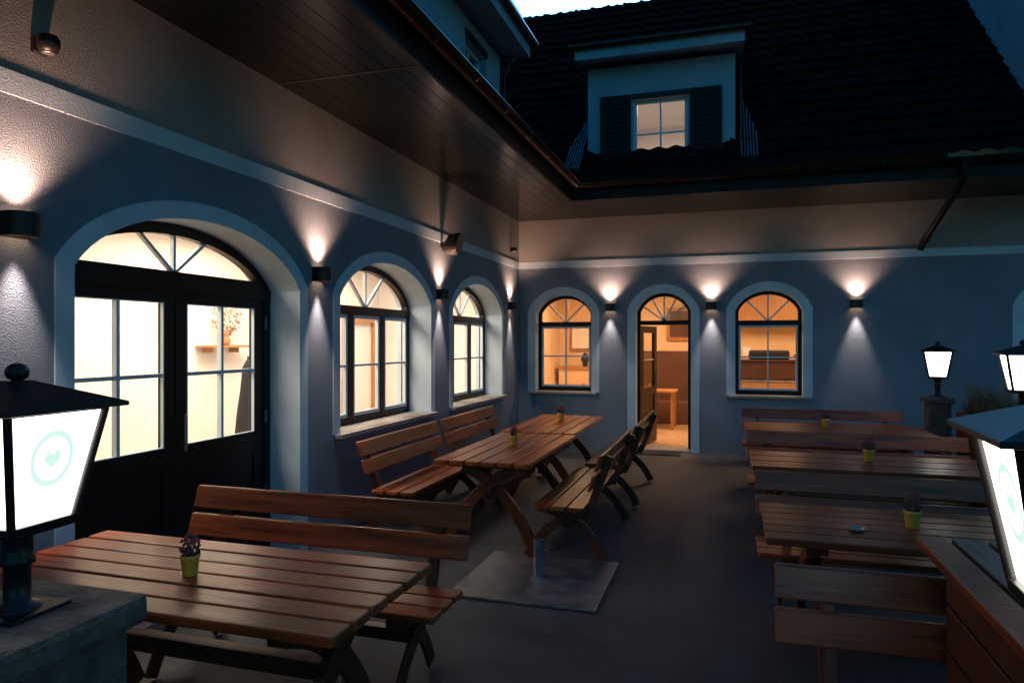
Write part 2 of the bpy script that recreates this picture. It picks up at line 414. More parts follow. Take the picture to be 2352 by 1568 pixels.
def gutter(r=.068, zc=3.86, off=.10):
    prof = [(r * math.cos(a), r * math.sin(a)) for a in [math.pi + math.pi * k / 12 for k in range(13)]]
    prof = prof + [(r + .01, 0.004), (r + .012, -.008)] + [(p[0] * .92, p[1] * .92) for p in prof[::-1]]
    rings = []
    for which in range(3):
        rg = []
        for o, z in prof:
            if which == 0: rg.append((XE + off + o, -5, zc + z))
            elif which == 1: rg.append((XE + off + o, YE - off - o, zc + z))
            else: rg.append((14, YE - off - o, zc + z))
        rings.append(rg)
    v = sum(rings, []); n = len(prof); f = []
    for k in range(2):
        for j in range(n): f.append((k * n + j, k * n + (j + 1) % n, (k + 1) * n + (j + 1) % n, (k + 1) * n + j))
    mesh('gutter', v, f, M_gut, B, smooth=True)
    def clip(p, axis):
        pr = [(1.09 * r * math.cos(a), 1.09 * r * math.sin(a)) for a in [math.pi + math.pi * k / 10 for k in range(11)]]
        v = []; f = []
        for e in (-.012, .012):
            for o, z in pr:
                v.append((p[0] + o, p[1] + e, zc + z) if axis == 'y' else (p[0] + e, p[1] - o, zc + z))
        for j in range(10): f.append((j, j + 1, 12 + j, 11 + j))
        mesh('gutter_bracket', v, f, M_gut, B)
    for y in [0.5 + 0.8 * k for k in range(11)]: clip((XE + off, y), 'y')
    for x in [1.9 + 0.8 * k for k in range(12)]: clip((x, YE - off), 'x')
gutter()
tube('downpipe', [(5.95, YE - .10, 3.80), (5.95, YE - .10, 3.66), (5.93, YE - .04, 3.56), (5.87, YB - .12, 3.06), (5.87, YB - .01, 3.0)], .042, M_fasc, B)
tube('downpipe_collar', [(5.875, YB - .22, 3.09), (5.87, YB - .16, 3.07)], .052, M_gut, B)

# tiled roofs
def tiled(name, P, U, V, Nn, lu, nv, holes=(), course=.322, tw=.24, amp=.018, lift=.045):
    U = Vector(U).normalized(); V = Vector(V).normalized(); Nn = Vector(Nn).normalized(); P = Vector(P)
    nu = int(lu / tw * 6)
    v = []; f = []
    for j in range(nv):
        for e in (0, 1):
            for i in range(nu + 1):
                u = lu * i / nu
                ph = (u / tw) % 1.0
                h = amp * math.cos(2 * math.pi * ph) + (lift if e == 0 else 0.0)
                jit = 0.006 * math.sin(math.floor(u / tw) * 12.9 + j * 4.1)
                v.append(P + U * u + V * (course * (j + e) - (0.0 if e else .02)) + Nn * (h + jit))
    n = nu + 1
    for j in range(nv * 2 - 1):
        for i in range(nu):
            q = (j * n + i, j * n + i + 1, (j + 1) * n + i + 1, (j + 1) * n + i)
            c = (v[q[0]] + v[q[2]]) / 2
            if any(h[0] < c.x < h[1] and h[2] < c.y < h[3] for h in holes): continue
            f.append(q)
    return mesh(name, v, f, M_tile, B, recalc=False)
zr = 3.93
tiled('back_roof', (-1, YE - .03, zr), (1, 0, 0), (0, 1, 1), (0, -1, 1), 18, 20, [(1.42, 3.33, 10.0, 11.3)])
tiled('left_roof', (XE + .03, 14.3, zr), (0, -1, 0), (-1, 0, 1), (1, 0, 1), 20, 18)
mesh('back_roof_rear', [(-5, 14.06, 8.48), (17, 14.06, 8.48), (17, 18.8, 3.8), (-5, 18.8, 3.8)], [(0, 1, 2, 3)], M_tile, B)
mesh('left_roof_rear', [(-2.9, -5.5, 8.02), (-2.9, 14.0, 8.02), (-7.2, 14.0, 3.6), (-7.2, -5.5, 3.6)], [(0, 1, 2, 3)], M_tile, B)
rt = tube('ridge_tiles', [(-3, 14.05, 8.36), (17, 14.05, 8.36)], .11, M_tile, B)
for k in range(60):
    tube('ridge_cap', [(-3 + k * .33, 14.05, 8.38), (-3 + k * .33 + .06, 14.05, 8.38)], .118, M_tile, B)

# dormers  mapping local (s, z, d)
def dormer(Mp, s0, s1, zb, zt, depth, win, lit, ov=.38, shutters=True):
    D = empty('dormer'); D.parent = B
    v = []; f = []
    def q(pts):
        i = len(v); v.extend([Mp(*p) for p in pts]); f.append((i, i + 1, i + 2, i + 3))
    a, b, c, d = win
    q([(s0, zb, 0), (a, zb, 0), (a, zt, 0), (s0, zt, 0)]); q([(b, zb, 0), (s1, zb, 0), (s1, zt, 0), (b, zt, 0)])
    q([(a, zb, 0), (b, zb, 0), (b, c, 0), (a, c, 0)]); q([(a, d, 0), (b, d, 0), (b, zt, 0), (a, zt, 0)])
    q([(s0, zb, 0), (s0, zb, depth), (s0, zt, depth), (s0, zt, 0)]); q([(s1, zb, 0), (s1, zb, depth), (s1, zt, depth), (s1, zt, 0)])
    for (p, r) in (((a, c), (a, d)), ((a, d), (b, d)), ((b, d), (b, c)), ((b, c), (a, c))):
        q([(p[0], p[1], 0), (r[0], r[1], 0), (r[0], r[1], .2), (p[0], p[1], .2)])
    mesh('dormer_walls', v, f, M_dorm, D)
    rise = .22 * (depth + ov)
    v = [Mp(s0 - ov * .3, zt + .0, -ov), Mp(s1 + ov * .3, zt + .0, -ov), Mp(s1 + ov * .3, zt + rise, depth), Mp(s0 - ov * .3, zt + rise, depth)]
    v2 = [Mp(s0 - ov * .3, zt + .16, -ov), Mp(s1 + ov * .3, zt + .16, -ov), Mp(s1 + ov * .3, zt + rise + .16, depth), Mp(s0 - ov * .3, zt + rise + .16, depth)]
    mesh('dormer_roof_edge', v + v2, BF, M_dorm, D)
    v3 = [Mp(s0 - ov * .42, zt + .165, -ov - .07), Mp(s1 + ov * .42, zt + .165, -ov - .07), Mp(s1 + ov * .42, zt + rise + .165, depth), Mp(s0 - ov * .42, zt + rise + .165, depth)]
    v4 = [Mp(s0 - ov * .42, zt + .24, -ov - .07), Mp(s1 + ov * .42, zt + .24, -ov - .07), Mp(s1 + ov * .42, zt + rise + .24, depth), Mp(s0 - ov * .42, zt + rise + .24, depth)]
    mesh('dormer_roof_tiles', v3 + v4, BF, M_tile, D)
    tube('dormer_gutter', [Mp(s0 - ov * .5, zt + .17, -ov - .05), Mp(s1 + ov * .5, zt + .17, -ov - .05)], .045, M_gut, D)
    tube('dormer_downpipe', [Mp(s1 + ov * .38, zt + .15, -ov - .04), Mp(s1 + ov * .38, zt - .05, -.1), Mp(s1 + .07, zt - .2, -.03), Mp(s1 + .07, zb + .1, -.03)], .022, M_gut, D)
    mesh('dormer_gable_fill', [Mp(s0, zt, 0), Mp(s1, zt, 0), Mp(s1, zt + rise, depth), Mp(s0, zt + rise, depth)], [(0, 1, 2, 3)], M_dorm, D)
    for (p, q2, r, t) in ((a, a + .045, c, d), (b - .045, b, c, d), (a + .045, b - .045, c, c + .045), (a + .045, b - .045, d - .045, d)):
        mbox(Mp, 'window_frame', p, q2, r, t, .08, .12, M_white, D)
    m = (a + b) / 2; h = (c + d) / 2
    mbox(Mp, 'muntin', m - .013, m + .013, c + .045, d - .045, .085, .115, M_white, D)
    mbox(Mp, 'muntin', a + .045, b - .045, h - .011, h + .011, .087, .113, M_white, D)
    pane(Mp, a + .02, b - .02, c + .02, d - .02, .1, D)
    mbox(Mp, 'window_sill', a - .05, b + .05, c - .03, c, -.05, .08, M_white, D)
    mbox(Mp, 'window_head', a - .02, b + .02, d + .002, d + .08, -.02, .0, M_frame, D)
    if shutters:
        for (p, q2) in ((a - .46, a - .03), (b + .03, b + .46)):
            mbox(Mp, 'shutter', p, q2, c - .03, d + .07, -.05, -.012, M_fasc, D)
            for k in range(14):
                zz = c + .03 + (d - c - .02) * k / 14
                mbox(Mp, 'louvre', p + .05, q2 - .05, zz, zz + .035, -.062, -.05, M_fasc, D)
    v = []; f = []
    e0, e1, g0, g1 = a - .55, b + .55, c - .3, d + .35
    e0 = max(e0, s0 + .08); e1 = min(e1, s1 - .08)
    for P4 in ([(e0, g0, .2), (e0, g1, .2), (e0, g1, 2.6), (e0, g0, 2.6)], [(e1, g0, .2), (e1, g1, .2), (e1, g1, 2.6), (e1, g0, 2.6)],
               [(e0, g1, .2), (e1, g1, .2), (e1, g1, 2.6), (e0, g1, 2.6)], [(e0, g0, .2), (e1, g0, .2), (e1, g0, 2.6), (e0, g0, 2.6)],
               [(e0, g0, 2.6), (e1, g0, 2.6), (e1, g1, 2.6), (e0, g1, 2.6)]):
        q(P4)
    mesh('dormer_room', v, f, M_cream, D)
    if lit:
        mbox(Mp, 'room_cupboard', m - .30, m + .22, g0, h - .10, 1.2, 1.6, M_dorm, D)
        mbox(Mp, 'room_cupboard_opening', m - .20, m + .12, g0, h - .18, 1.18, 1.2, M_galv, D)
        ld = bpy.data.lights.new('dormer_room_light', 'AREA'); ld.energy = lit; ld.size = .6; ld.color = (1, .64, .45)
        lo = bpy.data.objects.new('dormer_room_light', ld); C.objects.link(lo); lo.location = Mp(m, g1 - .05, 1.3); lo.parent = D
    return D
MD = lambda s, z, d: (s, 9.95 + d, z)
dormer(MD, 1.36, 3.39, 3.95, 5.62, 1.9, (2.01, 2.76, 4.17, 5.12), 15)
dormer(MD, 6.88, 9.2, 3.95, 7.5, 3.6, (7.6, 8.4, 4.3, 5.4), 0)
MDL = lambda s, z, d: (0.6 - d, s, z)
dormer(MDL, 5.75, 8.18, 4.2, 5.20, 1.3, (7.0, 7.65, 4.2, 4.98), 0, ov=.36, shutters=False)
for xs, sg in ((1.30, -1), (3.45, 1)):
    for k in range(6):
        y0 = 9.66; x = xs + sg * (.02 + .038 * k); ln = 1.25 - k * .16
        v = []
        for yy in (y0, y0 + ln):
            for dx in (-.008, .008):
                for dn in (.02, .08):
                    v.append((x + dx, yy - dn * .7, zr + (yy - YE) + dn * .7))
        mesh('dormer_flashing', v, [(0, 1, 3, 2), (4, 6, 7, 5), (0, 4, 5, 1), (2, 3, 7, 6), (1, 5, 7, 3), (0, 2, 6, 4)], M_galv, B)

# ------------------------------------------------------------ interiors
def room(name, x0, x1, y0, y1, z1, wmat, skip, fmat):
    v = [(x0, y0, .01), (x1, y0, .01), (x1, y1, .01), (x0, y1, .01), (x0, y0, z1), (x1, y0, z1), (x1, y1, z1), (x0, y1, z1)]
    F = {'floor': (0, 1, 2, 3), 'ceil': (4, 5, 6, 7), 'y0': (0, 1, 5, 4), 'x1': (1, 2, 6, 5), 'y1': (2, 3, 7, 6), 'x0': (3, 0, 4, 7)}
    fs = []; mi = []
    for k, q in F.items():
        if k == skip: continue
        fs.append(q); mi.append({'floor': 1, 'ceil': 2}.get(k, 0))
    mesh(name, v, fs, None, B, mats=[wmat, fmat, M_ceil], midx=mi)
room('room_left', -2.5, -.42, 1.2, 10.9, 2.85, M_cream, 'x1', M_ifloor)
room('room_back', -.3, 9.5, YB + .42, 15.2, 2.85, M_orange, 'y0', M_ifloor)
def area(name, loc, e, size, col, rot=(0, 0, 0), sy=None):
    ld = bpy.data.lights.new(name, 'AREA'); ld.energy = e; ld.size = size; ld.color = col
    if sy: ld.shape = 'RECTANGLE'; ld.size_y = sy
    o = bpy.data.objects.new(name, ld); C.objects.link(o); o.location = loc; o.rotation_euler = rot; o.parent = B
    return o
for y in (3.6, 6.2, 8.9):
    area('room_ceiling_light', (-1.35, y, 2.8), 92, 1.2, (1, .79, .62))
    lathe('ceiling_lamp', [(.14, 2.81), (.14, 2.84)], M_fix, B, center=(-1.35, y))
for x in (0.8, 2.6, 4.6, 7.0):
    area('room_ceiling_light', (x, 13.2, 2.8), 58, .9, (1, .60, .33))
    lathe('pendant_lamp', [(.02, 2.8), (.10, 2.62), (.13, 2.55), (.03, 2.545)], M_fix, B, center=(x, 13.6))
sh = empty('wall_shelf', (0, 0, 0))
box('shelf_board', -2.49, -2.27, 6.5, 7.2, 1.63, 1.655, M_iwood, sh)
box('shelf_bracket', -2.49, -2.36, 6.62, 6.64, 1.57, 1.63, M_iwood, sh); box('shelf_bracket', -2.49, -2.36, 7.06, 7.08, 1.57, 1.63, M_iwood, sh)
fv = empty('vase_with_dried_flowers', (-2.38, 6.88, 1.656))
lathe('vase', [(.03, 0), (.045, .04), (.035, .09), (.022, .12), (.03, .14)], M_iwood, fv, n=16)
vv = []; ff = []
for k in range(300):
    a = random.uniform(0, 6.28); h = random.uniform(.12, .48); r = (.28 * math.sin((h - .08) / .42 * 2.7)) * random.uniform(.3, 1)
    c = Vector((r * math.cos(a) * .45, r * math.sin(a), h)); s_ = random.uniform(.006, .015)
    R = Matrix.Rotation(random.uniform(0, 6), 3, Vector((random.random(), random.random(), random.random() + .1)).normalized())
    i = len(vv)
    for p in ((-1, -1, 0), (1, -.6, 0), (1.2, 1, 0), (-.7, .8, 0)): vv.append(c + R @ Vector(p) * s_)
    ff.append((i, i + 1, i + 2, i + 3))
mesh('dried_flowers', vv, ff, mk('dried_flowers', (.42, .20, .08), .8, var=.5, vscale=20), fv)
ct = empty('coat_on_stand', (-1.7, 6.40, 0))
lathe('coat', [(.15, .35), (.145, .6), (.12, .9), (.085, 1.15), (.07, 1.3), (.06, 1.42), (.03, 1.48), (.018, 1.50)], M_black, ct, n=20)
lathe('stand_pole', [(.012, 0.0), (.012, 1.54)], M_black, ct, n=8)
lathe('stand_foot', [(.18, 0.01), (.17, .04), (.02, .05)], M_black, ct, n=16)
box('interior_door_frame', -2.49, -2.42, 9.65, 9.85, .01, 2.15, M_iwood, B)
box('interior_door_frame', -2.49, -2.42, 10.6, 10.75, .01, 2.15, M_iwood, B)
box('interior_door_frame', -2.49, -2.421, 9.85, 10.6, 2.0, 2.149, M_iwood, B)
box('interior_pier', -2.49, -1.9, 7.55, 7.75, .01, 2.85, M_cream, B)
bb = empty('dining_booth', (0, 0, 0))
box('booth_back', 1.3, 2.75, 15.0, 15.15, 0.02, 1.5, M_ibrown, bb, .01)
box('booth_seat', 1.3, 2.75, 14.55, 15.0, .02, .48, M_ibrown, bb, .02)
dt = empty('dining_table', (1.9, 13.9, 0))
box('table_top', -.45, .45, -.35, .35, .72, .76, M_iwood, dt, .01)
for a in (-.38, .38):
    for b in (-.28, .28): box('table_leg', a - .03, a + .03, b - .03, b + .03, .01, .72, M_iwood, dt)
def chair(x, y, rz=0):
    e = empty('dining_chair', (x, y, 0), rz)
    box('seat', -.21, .21, -.21, .21, .43, .47, M_iwood, e, .01)
    for a in (-.18, .18):
        for b in (-.18, .18): box('leg', a - .02, a + .02, b - .02, b + .02, .01, .43, M_iwood, e)
        box('back_post', a - .02, a + .02, .18, .21, .43, .92, M_iwood, e)
    for z in (.62, .8): box('back_slat', -.18, .18, .185, .205, z, z + .08, M_iwood, e)
chair(1.75, 13.2, 3.1); chair(.9, 12.9, 3.3); chair(3.9, 12.6, 2.8)
pic = empty('framed_picture', (0, 0, 0))
box('frame', 2.05, 2.62, 15.14, 15.19, 1.72, 2.42, M_iwood, pic); box('picture_print', 2.12, 2.55, 15.12, 15.14, 1.8, 2.34, M_ibrown, pic)
pic2 = empty('framed_picture', (0, 0, 0))
box('frame', -.05, .45, 15.14, 15.19, 1.5, 2.1, M_iwood, pic2); box('picture_print', 0, .4, 15.12, 15.14, 1.55, 2.05, M_cream, pic2)
sb = empty('sideboard', (0, 0, 0))
box('cabinet', -.2, 1.1, 14.7, 15.15, .02, 1.12, M_orange, sb); box('cabinet_top', -.25, 1.15, 14.65, 15.16, 1.12, 1.16, M_iwood, sb)
for k, x in enumerate((.35, .75)):
    lathe('potted_plant', [(.05, 1.16), (.06, 1.26), (.1, 1.3), (.07, 1.4), (.02, 1.46)], M_black, sb, n=10, center=(x, 14.85))
ctr = empty('bar_counter', (0, 0, 0))
box('counter_body', 3.1, 5.6, 13.3, 13.9, .02, .96, M_orange, ctr, .01)
box('counter_top', 3.05, 5.65, 13.22, 13.95, .96, 1.0, M_galv, ctr, .01)
box('display_case', 3.45, 4.75, 13.4, 13.85, 1.0, 1.34, M_ibrown, ctr, .03)
box('display_shelf', 3.43, 4.77, 13.38, 13.87, 1.341, 1.37, M_ibrown, ctr)
box('espresso_machine', 3.66, 4.36, 13.45, 13.8, 1.37, 1.54, M_black, ctr, .04)
lathe('bowl', [(.05, 1.37), (.1, 1.42), (.12, 1.46)], M_black, ctr, n=16, center=(4.55, 13.6))
box('extractor_soffit', 3.0, 5.6, 14.6, 15.19, 2.1, 2.84, M_iwood, ctr)

# ------------------------------------------------------------ wall lamps
def spot(name, loc, rot, e, ang, blend, col, par, size=.02):
    ld = bpy.data.lights.new(name, 'SPOT'); ld.energy = e; ld.spot_size = math.radians(ang); ld.spot_blend = blend
    ld.color = col; ld.shadow_soft_size = size
    o = bpy.data.objects.new(name, ld); C.objects.link(o); o.location = loc; o.rotation_euler = rot; o.parent = par
WU = (1.0, .53, .35)
def wall_lamp(loc, rz):
    e = empty('wall_lamp', loc, rz)
    n = 16; hw = .075; D = .125
    def dshape(s):
        pts = [(-hw * s, 0.001)]
        for k in range(n + 1):
            a = math.pi * (1 - k / n)
            pts.append((hw * s * math.cos(a), .055 + (D - .055) * s * math.sin(a)))
        pts.append((hw * s, 0.001)); return pts
    o = dshape(1); i_ = dshape(.93); m = len(o); v = []
    for (pl, z) in ((o, -.058), (o, .058), (i_, .058), (i_, -.058)): v += [(p[0], p[1], z) for p in pl]
    f = []
    for a in range(4):
        b = (a + 1) % 4
        for k in range(m - 1): f.append((a * m + k, a * m + k + 1, b * m + k + 1, b * m + k))
    mesh('housing', v, f, M_lamp, e, smooth=False)
    mesh('back_plate', [(-hw, .003, -.058), (hw, .003, -.058), (hw, .003, .058), (-hw, .003, .058)], [(0, 1, 2, 3)], M_lamp, e)
    v = [(p[0], p[1], 0) for p in i_]
    mesh('divider', v, [tuple(range(m))], M_bulb, e)
    spot('uplight', (0, .085, .054), (math.pi, 0, 0), 82, 108, 1.0, WU, e, .03)
    spot('downlight', (0, .075, -.054), (math.radians(-3), 0, 0), 58, 48, .9, (1.0, .72, .60), e)
for y in (2.50, 5.10, 7.68, 10.5, -0.4): wall_lamp((0, y, 2.26), -math.pi / 2)
for x in (1.515, 3.055, 5.05): wall_lamp((x, YB, 2.24), math.pi)

# speaker & sensors
sp = empty('wall_speaker', (.0, 7.74, 2.86), 0)
box('bracket', 0, .07, -.02, .02, -.03, .03, M_lamp, sp)
vv = []; n = 20
for (x, r) in ((.05, .06), (.10, .12), (.20, .135), (.24, .12)):
    for k in range(n):
        a = 2 * math.pi * k / n; vv.append((x + .03 * math.sin(a), r * .85 * math.cos(a), r * math.sin(a)))
ff = [(i * n + k, i * n + (k + 1) % n, (i + 1) * n + (k + 1) % n, (i + 1) * n + k) for i in range(3) for k in range(n)]
ff += [tuple(range(n)), tuple(3 * n + k for k in range(n))]
mesh('cabinet', vv, ff, M_lamp, sp)
def sensor(x, y, z, s=1, rz=0):
    e = empty('motion_sensor', (x, y, z), rz)
    box('mount', 0, .03 * s, -.04 * s, .04 * s, -.04 * s, .04 * s, M_lamp, e, .004)
    o = lathe('sensor_head', [(.045 * s, -.04 * s), (.055 * s, -.01 * s), (.055 * s, .03 * s), (.045 * s, .045 * s)], M_lamp, e, n=16, center=(.075 * s, 0))
    lathe('lens', [(.015 * s, -.050 * s), (.03 * s, -.047 * s), (.034 * s, -.041 * s)], M_galv, e, n=16, center=(.075 * s, 0))
sensor(0, 2.62, 3.17, .95); sensor(0, 10.55, 3.15, .8)

# ------------------------------------------------------------ furniture
def plank(name, pts, w, x0, x1, mat, parent, bevel=.006):
    P = []
    pts = [Vector(p) for p in pts]
    m = len(pts)
    if m == 3:
        for k in range(11):
            t = k / 10; P.append(pts[0] * (1 - t) ** 2 + pts[1] * 2 * t * (1 - t) + pts[2] * t * t)
    else: P = pts
    v = []; n = len(P)
    L_ = []; R_ = []
    for i, p in enumerate(P):
        t = (P[min(i + 1, n - 1)] - P[max(i - 1, 0)]).normalized(); nn = Vector((-t.y, t.x)) * w / 2
        L_.append(p + nn); R_.append(p - nn)
    for x in (x0, x1):
        for q in L_ + R_: v.append((x, q.x, q.y))
    f = []
    for i in range(n - 1):
        f += [(i, i + 1, n + i + 1, n + i), (2 * n + i, 3 * n + i, 3 * n + i + 1, 2 * n + i + 1),
              (i, 2 * n + i, 2 * n + i + 1, i + 1), (n + i, n + i + 1, 3 * n + i + 1, 3 * n + i)]
    f += [(0, n, 3 * n, 2 * n), (n - 1, 3 * n - 1, 4 * n - 1, 2 * n - 1)]
    return mesh(name, v, f, mat, parent, bevel)

def slat(name, x0, x1, y0, y1, z0, z1, mat, par):
    c = .012
    pl = [(x0 + c, y0), (x1 - c, y0), (x1, y0 + c), (x1, y1 - c), (x1 - c, y1), (x0 + c, y1), (x0, y1 - c), (x0, y0 + c)]
    v = [(p[0], p[1], z0) for p in pl] + [(p[0], p[1], z1) for p in pl]
    f = [tuple(range(8))[::-1], tuple(range(8, 16))] + [(k, (k + 1) % 8, 8 + (k + 1) % 8, 8 + k) for k in range(8)]
    return mesh(name, v, f, mat, par, .007)

def wood_table(x, y, rz=0, L=1.78, W=.80):
    e = empty('wooden_table', (x, y, 0), rz)
    n = 6; gp = .012; w = (W - gp * (n - 1)) / n
    for k in range(n):
        y0 = -W / 2 + k * (w + gp); dz = random.uniform(-.0015, .0015); dx = random.uniform(-.004, .004)
        slat('top_slat', -L / 2 + dx, L / 2 + dx, y0, y0 + w, .712 + dz, .75 + dz, M_wood, e)
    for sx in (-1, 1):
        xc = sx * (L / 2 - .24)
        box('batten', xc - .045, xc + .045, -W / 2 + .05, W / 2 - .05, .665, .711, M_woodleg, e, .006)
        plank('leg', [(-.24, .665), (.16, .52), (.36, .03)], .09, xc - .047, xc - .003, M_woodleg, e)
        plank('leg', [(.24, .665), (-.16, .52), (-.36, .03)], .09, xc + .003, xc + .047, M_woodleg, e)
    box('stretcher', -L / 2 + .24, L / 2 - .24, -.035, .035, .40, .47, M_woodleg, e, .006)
    return e

def wood_bench(x, y, rz=0, L=1.72):
    e = empty('wooden_bench', (x, y, 0), rz)
    for k in range(3):
        y0 = -.21 + k * .132
        slat('seat_slat', -L / 2, L / 2, y0, y0 + .12, .43, .462, M_wood, e)
    def rail(z0, z1):
        def yy(z): return .19 + (z - .46) * .33
        v = []
        for xx in (-L / 2, L / 2):
            for (z, o) in ((z0, 0), (z1, 0), (z1, .03), (z0, .03)): v.append((xx, yy(z) - .03 + o, z))
        f = [(0, 1, 2, 3), (4, 7, 6, 5), (0, 4, 5, 1), (1, 5, 6, 2), (2, 6, 7, 3), (3, 7, 4, 0)]
        mesh('back_rail', v, f, M_wood, e, .008)
    rail(.59, .705); rail(.735, .855)
    for sx in (-1, 1):
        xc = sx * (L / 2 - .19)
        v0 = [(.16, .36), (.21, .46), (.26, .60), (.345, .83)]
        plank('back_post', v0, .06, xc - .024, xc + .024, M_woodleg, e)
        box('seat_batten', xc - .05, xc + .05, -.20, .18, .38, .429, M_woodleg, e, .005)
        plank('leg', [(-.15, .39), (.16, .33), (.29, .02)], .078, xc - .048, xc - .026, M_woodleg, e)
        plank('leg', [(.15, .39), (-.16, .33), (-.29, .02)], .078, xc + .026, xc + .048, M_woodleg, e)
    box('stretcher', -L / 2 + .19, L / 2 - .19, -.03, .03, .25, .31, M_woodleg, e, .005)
    return e

wood_table(1.19, 2.36); wood_bench(1.17, 3.08, 0); wood_bench(.75, 1.25, math.pi)
wood_table(1.42, 6.07, math.pi / 2); wood_table(1.38, 7.93, math.pi / 2)
wood_bench(.62, 6.03, math.pi / 2, 1.66); wood_bench(.62, 7.87, math.pi / 2)
wood_bench(2.09, 5.92, -math.pi / 2, 1.66); wood_bench(2.11, 7.85, -math.pi / 2)
for yt, yb in ((8.35, 9.4), (6.05, 7.02), (4.0, 4.87)):
    wood_table(4.40, yt, 0, 1.86); wood_bench(4.38, yb - .32, 0, 1.84)
wood_bench(4.36, 2.86 - .32, 0, 1.80)
at = empty('ashtray', (3.91, 3.86, .752)); at.scale = (.75, .75, .6)
lathe('dish', [(.035, 0), (.05, .006), (.055, .022), (.05, .022), (.042, .008), (.005, .006)], M_white2, at, n=24)

# slatted side table and wooden planter in front right
st = empty('slatted_side_table')
for k in range(3):
    x0 = 3.64 + k * .105
    box('top_slat', x0, x0 + .095, 1.3, 2.18, .70, .73, M_grey, st, .005)
for x in (3.67, 3.9):
    for y in (1.36, 2.12): box('leg', x - .025, x + .025, y - .025, y + .025, 0, .70, M_woodleg, st)
    box('apron', x - .012, x + .012, 1.39, 2.09, .62, .69, M_woodleg, st)
PL = empty('wooden_planter')
for k in range(7):
    x0 = 3.93 + k * .112
    box('lid_board', x0, x0 + (.094), .9, 2.80, .975, 1.01, M_grey if k else M_wood, PL, .006)
for k in range(6):
    z0 = .04 + k * .155
    box('side_board', 4.0, 4.03, .95, 2.70, z0, z0 + .145, M_woodleg, PL, .004)
    box('end_board', 4.04, 4.66, 2.67, 2.70, z0, z0 + .145, M_woodleg, PL, .004)
    box('side_board', 4.67, 4.70, .95, 2.70, z0, z0 + .145, M_woodleg, PL, .004)
for (x, y) in ((4.06, 2.64), (4.64, 2.64), (4.06, 1.0), (4.64, 1.0)): box('post', x - .03, x + .03, y - .03, y + .03, 0, .974, M_woodleg, PL)

# umbrella base
ub = empty('umbrella_base', (2.0, 4.81, 0))
box('steel_plate', -.5, .5, -.5, .5, .004, .02, M_galv, ub, .003)
lathe('tube', [(.036, .02), (.036, .29), (.030, .29), (.030, .1)], M_galv, ub, n=24, smooth=False)
lathe('collar', [(.06, .02), (.06, .03), (.04, .034)], M_galv, ub, n=24, smooth=False)
tube('clamp_screw', [(.03, -.005, .22), (.075, -.015, .22)], .007, M_galv, ub)
tube('clamp_handle', [(.075, -.015, .185), (.075, -.015, .25)], .006, M_galv, ub)

def pot(x, y, z=.752, s=1.0):
    e = empty('flower_pot', (x, y, z)); e.scale = (s, s, s)
    lathe('pot', [(.030, 0), (.032, .004), (.040, .075), (.044, .078), (.044, .092), (.039, .092), (.037, .08)], M_pot, e, n=20)
    vv = []; ff = []; mi = []
    for k in range(170):
        a = random.uniform(0, 6.28); h = random.uniform(.078, .185); r = .042 * math.sqrt(random.random()) * (1.15 - abs(h - .12) * 7)
        c = Vector((r * math.cos(a), r * math.sin(a), h)); s_ = random.uniform(.005, .010)
        R = Matrix.Rotation(random.uniform(0, 6), 3, Vector((random.random() - .5, random.random() - .5, random.random())).normalized())
        i = len(vv)
        for p in ((0, 0, -1.2), (1, 0, 0), (0, .7, 0), (-1, 0, 0), (0, -.7, 0), (0, 0, 1.3)): vv.append(c + R @ Vector(p) * s_)
        for t in ((0, 1, 2), (0, 2, 3), (0, 3, 4), (0, 4, 1), (5, 2, 1), (5, 3, 2), (5, 4, 3), (5, 1, 4)): ff.append(tuple(i + q for q in t)); mi.append(1 if h > .14 else 0)
    mesh('succulent', vv, ff, None, e, mats=[M_plant, M_plant2], midx=mi)
pot(1.20, 2.32, s=.9); pot(1.42, 6.1, s=.95); pot(1.38, 8.15, s=1.0)
pot(4.33, 8.42, s=1.0); pot(4.36, 6.12, s=1.0); pot(4.19, 4.00, s=.95)

